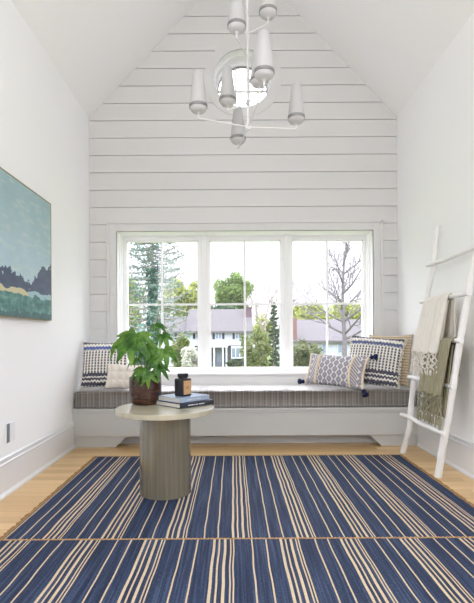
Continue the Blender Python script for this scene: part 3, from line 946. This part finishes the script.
for (lx, ly), lz in lamps:
    j = Vector((HX, HY, lz)); e_ = Vector((lx, ly, lz))
    bm = B()
    d = (e_ - j)
    tube(bm, [p - co for p in smooth_path([j, j + d * .5, j + d * .9, j + d * .97, e_ + Vector((0, 0, .008)), e_ + Vector((0, 0, .03))], 4)], .0048, 8)
    if lz > 2.4: lathe(bm, [(.010, -.016), (.0125, -.012), (.0125, .012), (.010, .016)], 12, c=tuple(j - co))
    obj('arm', bm, ch_m, chand, True)
    base = e_ + Vector((0, 0, .018)) - co
    if sh0 is None:
        bm = B(); lathe(bm, [(.0545, .062), (.0555, .066), (.030, .272), (.028, .274), (.0265, .27), (.050, .07)], 36, cap0=False, cap1=False); s = obj('lamp_shade', bm, sh_m, chand, True, loc=base)
        bm = B(); lathe(bm, [(.0555, .046), (.0575, .048), (.0575, .064), (.0555, .066)], 36); obj('band', bm, band_m, s, True)
        bm = B(); lathe(bm, [(.006, .006), (.012, .010), (.014, .016), (.028, .019), (.041, .025), (.050, .035), (.0545, .046)], 36); obj('diffuser', bm, dome_m, s, True)
        sh0 = s
    else:
        s = sh0.copy(); COL.objects.link(s); s.parent = chand; s.location = base
        for chd in sh0.children:
            c2 = chd.copy(); COL.objects.link(c2); c2.parent = s

# ------------------------------------------------------------------ outdoors
def W(px, py, d): return Vector(((px - 233) * d / 460, d, 1 - (py - 337) * d / 460))
def gz(y): return -1.2 - 1.5 * min(1, max(0, (y - 8) / 50.0))
lawn_m = material('lawn', rough=0.95, spec=0.1, fn=lambda e: e.mix(e.noise(0.6, 3.0), lin(86, 100, 58), lin(114, 126, 80)))
bm = B()
ys = [5.2, 8, 58, 70, 140]
for a, b in zip(ys, ys[1:]):
    bm.faces.new([bm.verts.new(v) for v in ((-90, a, gz(a)), (90, a, gz(a)), (90, b, gz(b)), (-90, b, gz(b)))])
bmesh.ops.remove_doubles(bm, verts=bm.verts, dist=.001)
struct('lawn', bm, lawn_m)

siding = material('white_clapboard', rough=0.6, fn=lambda e: e.mix((e.xyz()[2] / 0.2).fract().lt(.12), lin(176, 182, 190), lin(146, 154, 164)))
stone = material('grey_fieldstone', rough=0.9, fn=lambda e: e.mix(e.noise(2.5, 3.0), lin(74, 78, 84), lin(112, 116, 122)))
shingle = material('pale_lavender_shingle', rough=0.9, spec=.1, fn=lambda e: e.mix(e.noise(3.0, 3.0), lin(90, 88, 90), lin(104, 102, 104)))
navy_sh = material('navy_shutter', lin(24, 30, 52), 0.6)
win_gl = material('house_window_glass', lin(120, 134, 150), 0.1, 0.6)
brick = material('dark_brick', rough=0.9, fn=lambda e: e.mix(e.noise(6.0, 3.0), lin(78, 62, 74), lin(112, 90, 98)))
house_tr = material('house_white_trim', lin(206, 211, 216), 0.5)

def gable_roof(bm, x0, x1, ye, ze, yr, zr, yb_):
    t = .25
    prism(bm, [(ye - .4, ze - .25), (yr, zr), (yb_ + .4, ze - .25), (yb_ + .4, ze - .25 + t), (yr, zr + t), (ye - .4, ze - .25 + t)], 'x', x0, x1)
gy = gz(58)
hs = thing('house', 'white two storey house with grey roof and navy shutters seen through the centre window', 'house', (-2, 58, gy))
hoff = Vector((2, -58, -gy))
def hpart(name, fn, mat, parent=hs, off_=hoff):
    bm = B(); fn(bm); bmesh.ops.translate(bm, verts=bm.verts, vec=off_); return obj(name, bm, mat, parent)
X = lambda px, d=58: (px - 233) * d / 460
Z = lambda py, d=58: 1 - (py - 337) * d / 460
def f(bm):
    box(bm, X(187), X(252), 58, 66, Z(345.5), Z(330.5))
    box(bm, X(150), X(187), 58.8, 65.5, gy, Z(330.5))
    prism(bm, [(58, Z(331)), (66, Z(331)), (62, Z(311, 62))], 'x', X(187), X(252))
hpart('wall', f, siding)
hpart('lower_wall', lambda bm: box(bm, X(187), X(252), 58.4, 65.8, gy, Z(345.5)), stone)
hpart('roof', lambda bm: gable_roof(bm, X(186), X(253), 57.9, Z(331), 62, Z(311, 62), 66), shingle)
hpart('wing_roof', lambda bm: gable_roof(bm, X(149), X(186.5), 58.7, Z(331), 61.8, Z(317.5, 61.8), 65.5), shingle)
hpart('chimney', lambda bm: (box(bm, X(246.5), X(252.5), 60.2, 61.4, Z(330), Z(306.5)), box(bm, X(246), X(253), 60.1, 61.5, Z(307.5), Z(305.8))), brick)
for (a, b, yt, ybm, yy) in ((193, 203, 330.9, 338.5, 58), (212.5, 224.5, 330.9, 339, 58), (232.5, 244, 330.9, 339, 58), (167, 176, 332, 339, 58.8)):
    def f(bm):
        for x0, x1 in ((a + 2.6, b - 2.6),): box(bm, X(x0), X(x1), yy - .08, yy + .05, Z(ybm), Z(yt))
    fr = hpart('window_frame', f, house_tr)
    def f(bm):
        m_ = (a + b) / 2; h_ = (yt + ybm) / 2
        for x0, x1 in ((a + 3.1, m_ - .2), (m_ + .2, b - 3.1)):
            for z0, z1 in ((yt + .5, h_ - .2), (h_ + .2, ybm - .5)): box(bm, X(x0), X(x1), yy - .12, yy - .05, Z(z1), Z(z0))
    hpart('pane', f, win_gl, fr)
    for x0, x1 in ((a, a + 2.4), (b - 2.4, b)):
        hpart('shutter', lambda bm: box(bm, X(x0), X(x1), yy - .1, yy, Z(ybm), Z(yt)), navy_sh)
def f(bm):
    box(bm, X(209.5), X(228), 56.6, 58.4, Z(347), Z(344.2))
    for p in (211, 214.5, 223, 226.5): box(bm, X(p - .7), X(p + .7), 56.7, 56.9, gy, Z(347))
hpart('portico', f, house_tr)
hpart('front_door', lambda bm: box(bm, X(216.4), X(221.4), 58.28, 58.42, gy + .3, Z(348.2)), win_gl)
hpart('door_step', lambda bm: box(bm, X(211), X(227), 56.8, 58.4, gy, gy + .3), stone)
bay = hpart('bay_window', lambda bm: (box(bm, X(231), X(244.5), 57.8, 58.4, Z(358.5), Z(346.3))), house_tr)
hpart('pane', lambda bm: [box(bm, X(232 + i * 4), X(235.2 + i * 4), 57.74, 57.82, Z(357), Z(348)) for i in range(3)], win_gl, bay)

rh = thing('house', 'low house with broad pale roof and brown chimney seen through the right window', 'house', (11, 50, gz(50)))
ro = Vector((-11, -50, -gz(50)))
X5 = lambda px: (px - 233) * 50 / 460
def Z5(py): return 1 - (py - 337) * 50 / 460
hpart('wall', lambda bm: (box(bm, X5(288), X5(410), 50.3, 62, gz(50), Z5(340)), prism(bm, [(50.3, Z5(341)), (62, Z5(341)), (56.3, 2.7)], 'x', X5(288), X5(410))), siding, rh, ro)
hpart('roof', lambda bm: gable_roof(bm, X5(286.5), X5(412), 50.2, Z5(341), 56.2, 2.83, 62.2), shingle, rh, ro)
hpart('chimney', lambda bm: box(bm, X5(292.4), X5(296.9), 50.0, 51.0, Z5(342), Z5(318)), material('brown_brick', rough=.9, fn=lambda e: e.mix(e.noise(6.0, 3.0), lin(96, 72, 72), lin(130, 100, 98))), rh, ro)
for a in (306, 322, 338, 354):
    fr = hpart('window_frame', lambda bm: box(bm, X5(a), X5(a + 8), 50.2, 50.35, Z5(354), Z5(344)), house_tr, rh, ro)
    hpart('pane', lambda bm: [box(bm, X5(a + .6 + i * 3.6), X5(a + 3.8 + i * 3.6), 50.15, 50.25, Z5(353.3), Z5(344.7)) for i in range(2)], win_gl, fr, ro)

# ---- plants outdoors
def leafy(name, a, b, c, scale=0.8, tr=0.3):
    return material(name, rough=0.8, spec=0.1, transl=tr, fn=lambda e: e.ramp(e.noise(scale, 3.0) * .55 + e.noise(scale * 9, 2.0) * .45, [(0.32, a), (0.5, b), (0.68, c)]))
bark = material('grey_bark', rough=0.95, fn=lambda e: e.mix(e.noise(5.0, 3.0), lin(112, 104, 100), lin(160, 152, 146)))
lf_green = leafy('spring_leaves', lin(70, 100, 50), lin(110, 136, 76), lin(160, 178, 116))
lf_yel = leafy('yellow_green_leaves', lin(106, 118, 56), lin(148, 158, 88), lin(190, 194, 130))
lf_pale = leafy('pale_shrub_leaves', lin(72, 92, 50), lin(112, 126, 76), lin(164, 170, 120))
lf_white = leafy('white_blossom', lin(150, 156, 130), lin(194, 196, 184), lin(224, 224, 218), 1.5)
lf_dark = leafy('dark_conifer_needles', lin(40, 60, 44), lin(66, 90, 66), lin(104, 124, 92))
lf_teal = leafy('blue_spruce_needles', lin(70, 98, 92), lin(100, 128, 118), lin(138, 160, 146))
lf_ivy = leafy('ivy_leaves', lin(30, 74, 64), lin(52, 100, 86), lin(84, 130, 110))
lf_mix = leafy('mottled_shrub_leaves', lin(58, 72, 46), lin(104, 114, 80), lin(170, 168, 132))

def card(bm, p, s, q):
    d = Vector((q.gauss(0, 1), q.gauss(0, 1), q.gauss(0, 1))).normalized(); e1 = d.orthogonal().normalized(); e2 = d.cross(e1)
    a = q.uniform(.7, 1.3) * s
    bm.faces.new([bm.verts.new(p + v) for v in (e1 * a, e2 * a * .6, e1 * -a, e2 * -a * .6)])
def crown(bm, c, rx_, ry_, rz_, n, s, q, clumps=34, cr=.30):
    cl = []
    for i in range(clumps):
        while True:
            v = Vector((q.uniform(-1, 1), q.uniform(-1, 1), q.uniform(-1, 1)))
            if .25 < v.length < .82: break
        cl.append(v)
    for i in range(n):
        o_ = q.choice(cl)
        v = Vector((q.gauss(0, 1), q.gauss(0, 1), q.gauss(0, 1))).normalized() * cr * q.uniform(.45, 1.0) + o_
        if v.length > 1.08: v *= 1.0 / v.length
        card(bm, Vector((c[0] + v.x * rx_, c[1] + v.y * ry_, c[2] + v.z * rz_)), s, q)
def leafy_tree(name, label, cat, px0, px1, py0, py1, d, mat, n, s, seed, group=None, trunk=True, clumps=18):
    a, b = W(px0, py1, d), W(px1, py0, d)
    cx = (a.x + b.x) / 2; g_ = gz(d)
    t = thing(name, label, cat, (cx, d, g_), group=group)
    q = random.Random(seed)
    rx_ = (b.x - a.x) / 2; z0 = max(a.z, g_ + .1); rz_ = (b.z - z0) / 2; cz = (b.z + z0) / 2 - g_
    bm = B(); crown(bm, (0, 0, cz), rx_ * 1.04, rx_ * .9, rz_ * 1.04, int(n * 1.9), s * .72, q, clumps * 2); obj('foliage', bm, mat, t)
    bm = B(); r_ = rx_ * .07 + .04
    tube(bm, [(0, 0, 0), (.02 * rx_, 0, cz * .6), (0, .03 * rx_, cz)], [r_, r_ * .8, r_ * .4], 8)
    for k in range(7):
        an = k * 2.4; tube(bm, [(0, 0, cz * .6), (rx_ * .35 * math.cos(an), rx_ * .35 * math.sin(an), cz * .95), (rx_ * .6 * math.cos(an), rx_ * .6 * math.sin(an), cz + rz_ * .4 * math.sin(k))], [r_ * .5, r_ * .3, r_ * .1], 5)
    obj('trunk', bm, bark, t)
    return t
leafy_tree('leafy_tree', 'round green tree rising behind the roof of the white house', 'tree', 213, 254, 272, 318, 84, lf_green, 3200, .42, 1)
leafy_tree('leafy_tree', 'yellow green tree beyond the left end of the white house roof', 'tree', 158, 206, 276, 326, 80, lf_yel, 2300, .42, 2, clumps=12)
leafy_tree('leafy_tree', 'thin pale green tree beside the ivy trunk at the far left', 'tree', 120, 146, 268, 345, 55, lf_yel, 900, .26, 3, clumps=12)
leafy_tree('leafy_tree', 'yellow green tree between the white house chimney and the dark conifer', 'tree', 250, 276, 314, 350, 76, lf_yel, 1400, .33, 4)
leafy_tree('leafy_tree', 'broad yellow green tree behind the left part of the low house roof', 'tree', 282, 334, 300, 345, 78, lf_yel, 3000, .42, 5)
leafy_tree('leafy_tree', 'spring green tree behind the right part of the low house roof and the bare tree', 'tree', 318, 376, 299, 345, 94, lf_yel, 2600, .42, 6)
leafy_tree('leafy_tree', 'dark green tree low behind the ridge of the white house', 'tree', 196, 250, 302, 330, 72, lf_dark, 1500, .4, 16)
leafy_tree('garden_shrub', 'pale green domed shrub standing before the right end of the white house', 'shrub', 239, 272, 328, 376, 40, lf_pale, 2600, .15, 7)
leafy_tree('garden_shrub', 'white blossoming shrub beside the window mullion in the left window', 'shrub', 179, 203, 345, 385, 34, lf_white, 1900, .12, 8)
leafy_tree('garden_shrub', 'round green shrub above and behind the white blossom', 'shrub', 170, 191, 333, 385, 40, lf_pale, 1600, .15, 9)
leafy_tree('garden_shrub', 'mottled green shrub low in the left corner of the right window', 'shrub', 284, 322, 335, 395, 28, lf_mix, 2400, .12, 10)
leafy_tree('garden_shrub', 'small dark green shrub at the foot of the bay window', 'shrub', 226, 243, 359, 369, 54, lf_dark, 500, .16, 18)

def conifer(label, px, py_top, py_bot, half, d, mat, n, s, seed, name='conifer_tree', sparse=1.0, tr=1.0):
    p = W(px, py_top, d); g_ = gz(d); H = p.z - g_
    t = thing(name, label, 'tree', (p.x, d, g_)); q = random.Random(seed)
    hw = half * d / 460
    zb = max(W(px, py_bot, d).z - g_, .3)
    bm = B(); bt = B()
    tube(bt, [(0, 0, 0), (0, 0, H * .5), (0, 0, H)], [(hw * .12 + .05) * tr, (hw * .08 + .03) * tr, .02], 8)
    nb_ = int(46 * sparse)
    for i in range(nb_):
        f_ = i / nb_; z = zb + (H - zb) * f_; an = i * 2.4 + q.uniform(-.3, .3)
        L = hw * (1 - f_) ** .75 * q.uniform(.75, 1.12) + .1
        end = Vector((L * math.cos(an), L * math.sin(an), z + L * q.uniform(-.18, .22)))
        m_ = Vector((L * .5 * math.cos(an), L * .5 * math.sin(an), z - L * .06))
        P = smooth_path([(0, 0, z), m_, end], 4)
        tube(bt, P, [.03 + .02 * hw * (1 - k / len(P)) * .3 for k in range(len(P))], 4)
        for k in range(int(n / nb_)):
            u = q.uniform(.15, 1.0); a_ = P[min(int(u * (len(P) - 1)), len(P) - 1)]
            card(bm, a_ + Vector((q.gauss(0, 1), q.gauss(0, 1), q.gauss(0, .6))) * L * .09, s, q)
    obj('foliage', bm, mat, t); obj('trunk', bt, bark, t)
    return t
conifer('dark narrow conifer on the lawn right of the domed shrub', 274, 302, 366, 8.5, 46, lf_dark, 1700, .17, 20)
sp = conifer('tall blue green spruce with ivy-covered trunk filling the left window', 153, 120, 335, 40, 26, lf_teal, 9500, .075, 21, sparse=3.4, tr=.35)
bm = B(); q = random.Random(31)
gb = gz(26)
tube(bm, [(0, 0, W(0, 268, 26).z - gb), (0, 0, 0)], [.17, .24], 10)
for i in range(1500):
    z = q.uniform(0, W(0, 268, 26).z - gb); an = q.uniform(0, 2 * PI); r_ = .27 * q.uniform(.75, 1.12) + .06 * math.sin(z * 2.2)
    card(bm, Vector((r_ * math.cos(an), r_ * math.sin(an), z)), .09, q)
obj('ivy', bm, lf_ivy, sp)
leafy_tree('garden_shrub', 'blue green bush at the foot of the ivy-covered spruce', 'shrub', 122, 160, 322, 395, 20, lf_teal, 1300, .10, 22)

def bare_tree(label, base_px, d, top_py, spread, seed, mat, lean=0, r0=.2, depth=6, n_first=5, first=.28):
    q = random.Random(seed); g_ = gz(d); x = (base_px - 233) * d / 460
    H = W(0, top_py, d).z - g_
    t = thing('bare_tree', label, 'tree', (x, d, g_)); bm = B()
    def grow(p, dr, L, r_, k):
        pts_ = [p]; dd = dr.copy(); pp = p.copy()
        for i in range(4):
            dd = (dd + Vector((q.gauss(0, .10), q.gauss(0, .10), q.gauss(0, .06) + .03))).normalized(); pp = pp + dd * L / 4; pts_.append(pp.copy())
        tube(bm, pts_, [r_ * (1 - .12 * i) for i in range(5)], 6 if k > 3 else 4, cap=False)
        if k == 0: return
        nb_ = n_first if k == depth else q.choice((2, 3, 3))
        for b in range(nb_):
            an = q.uniform(0, 2 * PI) if k < depth else b * 2 * PI / nb_ + .4
            ax = Vector((math.cos(an), math.sin(an), 0)); side = (ax - dd * ax.dot(dd)).normalized()
            sp_ = q.uniform(.35, .8) * spread
            nd = (dd + side * sp_).normalized()
            st_ = pts_[-1] if (b == 0 or k < depth) else pts_[q.choice((2, 3, 4))]
            grow(st_, nd, L * q.uniform(.62, .84), r_ * .67, k - 1)
    grow(Vector((0, 0, 0)), Vector((lean, 0, 1)).normalized(), H * first, r0, depth)
    obj('trunk_and_branches', bm, mat, t)
    return t
bark_l = material('pale_grey_bark', rough=0.95, fn=lambda e: e.mix(e.noise(5.0, 3.0), lin(92, 88, 92), lin(122, 117, 120)))
def fan_tree(label, base_px, d, top_py, half_px, seed, mat):
    q = random.Random(seed); g_ = gz(d); x = (base_px - 233) * d / 460; H = W(0, top_py, d).z - g_; hw = half_px * d / 460
    t = thing('bare_tree', label, 'tree', (x, d, g_)); bm = B()
    def limb(p, dr, L, r_, k):
        pts_ = [p.copy()]; dd = dr.copy(); pp = p.copy(); n = 6
        for i_ in range(n):
            dd = (dd + Vector((q.gauss(0, .09), q.gauss(0, .09), .07 + q.gauss(0, .05)))).normalized(); pp = pp + dd * L / n; pts_.append(pp.copy())
        rr = [max(r_ * .8 * (1 - .75 * i_ / n), .017) for i_ in range(n + 1)]
        tube(bm, pts_, rr, 6 if k > 1 else 4)
        if k == 0: return
        nb_ = 6 if k == 2 else 5
        for b in range(nb_):
            u = .28 + .70 * b / (nb_ - 1); ii = min(n - 1, int(u * n)); st_ = pts_[ii].lerp(pts_[ii + 1], u * n - ii) if ii < n else pts_[-1]
            tg = (pts_[ii + 1] - pts_[ii]).normalized(); an = q.uniform(0, 2 * PI)
            sd = tg.orthogonal().normalized(); sd = (Matrix.Rotation(an, 3, tg) @ sd)
            limb(st_, (tg + sd * q.uniform(.55, .95)).normalized(), L * q.uniform(.32, .5), max(rr[ii] * .62, .022), k - 1)
    lead = smooth_path([(0, 0, 0), (.05, .05, H * .3), (-.08, 0, H * .6), (.05, -.05, H)], 6)
    tube(bm, lead, [.20 * (1 - .9 * i_ / len(lead)) + .02 for i_ in range(len(lead))], 10)
    nl = 17
    for k in range(nl):
        f_ = .36 + .60 * k / (nl - 1); p = lead[min(len(lead) - 1, int(f_ * (len(lead) - 1)))]
        an = k * 2.4 + q.uniform(-.3, .3); out = Vector((math.cos(an), math.sin(an), 0))
        L = hw * 1.15 * (1 - .55 * (f_ - .36) / .6) * q.uniform(.85, 1.1)
        limb(p, (out + Vector((0, 0, .35 + .8 * (f_ - .36)))).normalized(), L, .13 * (1 - .6 * (f_ - .36)), 2)
    obj('trunk_and_branches', bm, mat, t)
    return t
fan_tree('wide leafless tree with many fine branches in the right window', 344, 33, 252, 46, 4, bark_l)
bare_tree('crooked slim leafless tree between the white house and the conifer', 261, 50, 292, .9, 8, bark, lean=.1, r0=.16, depth=4, n_first=3, first=.45)

# ------------------------------------------------------------------ light
SIDE = 44
w = bpy.data.worlds.new('overcast_sky'); scene.world = w; w.use_nodes = True
# bright overcast sky, dimmer towards the horizon as overcast skies are
SKY_LOW, SKY_HIGH = 1.4, 6.6
wn = w.node_tree; bg = wn.nodes['Background']; bg.inputs[0].default_value = (0.91, 0.905, 1.0, 1)
wt = wn.nodes.new('ShaderNodeTexCoord'); ws = wn.nodes.new('ShaderNodeSeparateXYZ'); wm = wn.nodes.new('ShaderNodeMapRange')
wn.links.new(wt.outputs['Generated'], ws.inputs[0]); wn.links.new(ws.outputs['Z'], wm.inputs['Value'])
wm.inputs['From Min'].default_value = 0.18; wm.inputs['From Max'].default_value = 0.34
wm.inputs['To Min'].default_value = SKY_LOW; wm.inputs['To Max'].default_value = SKY_HIGH
wn.links.new(wm.outputs['Result'], bg.inputs[1])
for nm, x, rz in (('left_fill_light', XL - 0.06, -90), ('right_fill_light', XR + 0.06, 90)):  # fill lamps added in the made-up side openings to brighten the room
    ld = bpy.data.lights.new(nm, 'AREA'); ld.shape = 'RECTANGLE'; ld.size = SY1 - SY0; ld.size_y = SZ1 - SZ0
    ld.energy = SIDE; ld.color = (0.90, 0.92, 1.0)
    lo_ = bpy.data.objects.new(nm, ld); COL.objects.link(lo_)
    lo_.location = (x, (SY0 + SY1) / 2, (SZ0 + SZ1) / 2)
    lo_.rotation_euler = (R(90), 0, R(rz))

# ------------------------------------------------------------------ camera
cd = bpy.data.cameras.new('camera'); cam = bpy.data.objects.new('camera', cd); COL.objects.link(cam)
cam.location = (0, 0, 1.0); cam.rotation_euler = (R(90), R(0.33), 0)
cd.sensor_fit = 'AUTO'; cd.sensor_width = 36.0; cd.lens = 460 * 36.0 / 603
cd.shift_x = 4 / 603; cd.shift_y = 35.5 / 603; cd.clip_start = 0.05; cd.clip_end = 400
scene.camera = cam
vs = scene.view_settings
vs.view_transform = 'Standard'; vs.look = 'None'; vs.gamma = 1; vs.use_curve_mapping = False
vs.exposure = 0.16
scene.cycles.max_bounces = 14; scene.cycles.diffuse_bounces = 10; scene.cycles.transparent_max_bounces = 24
scene.cycles.use_denoising = True
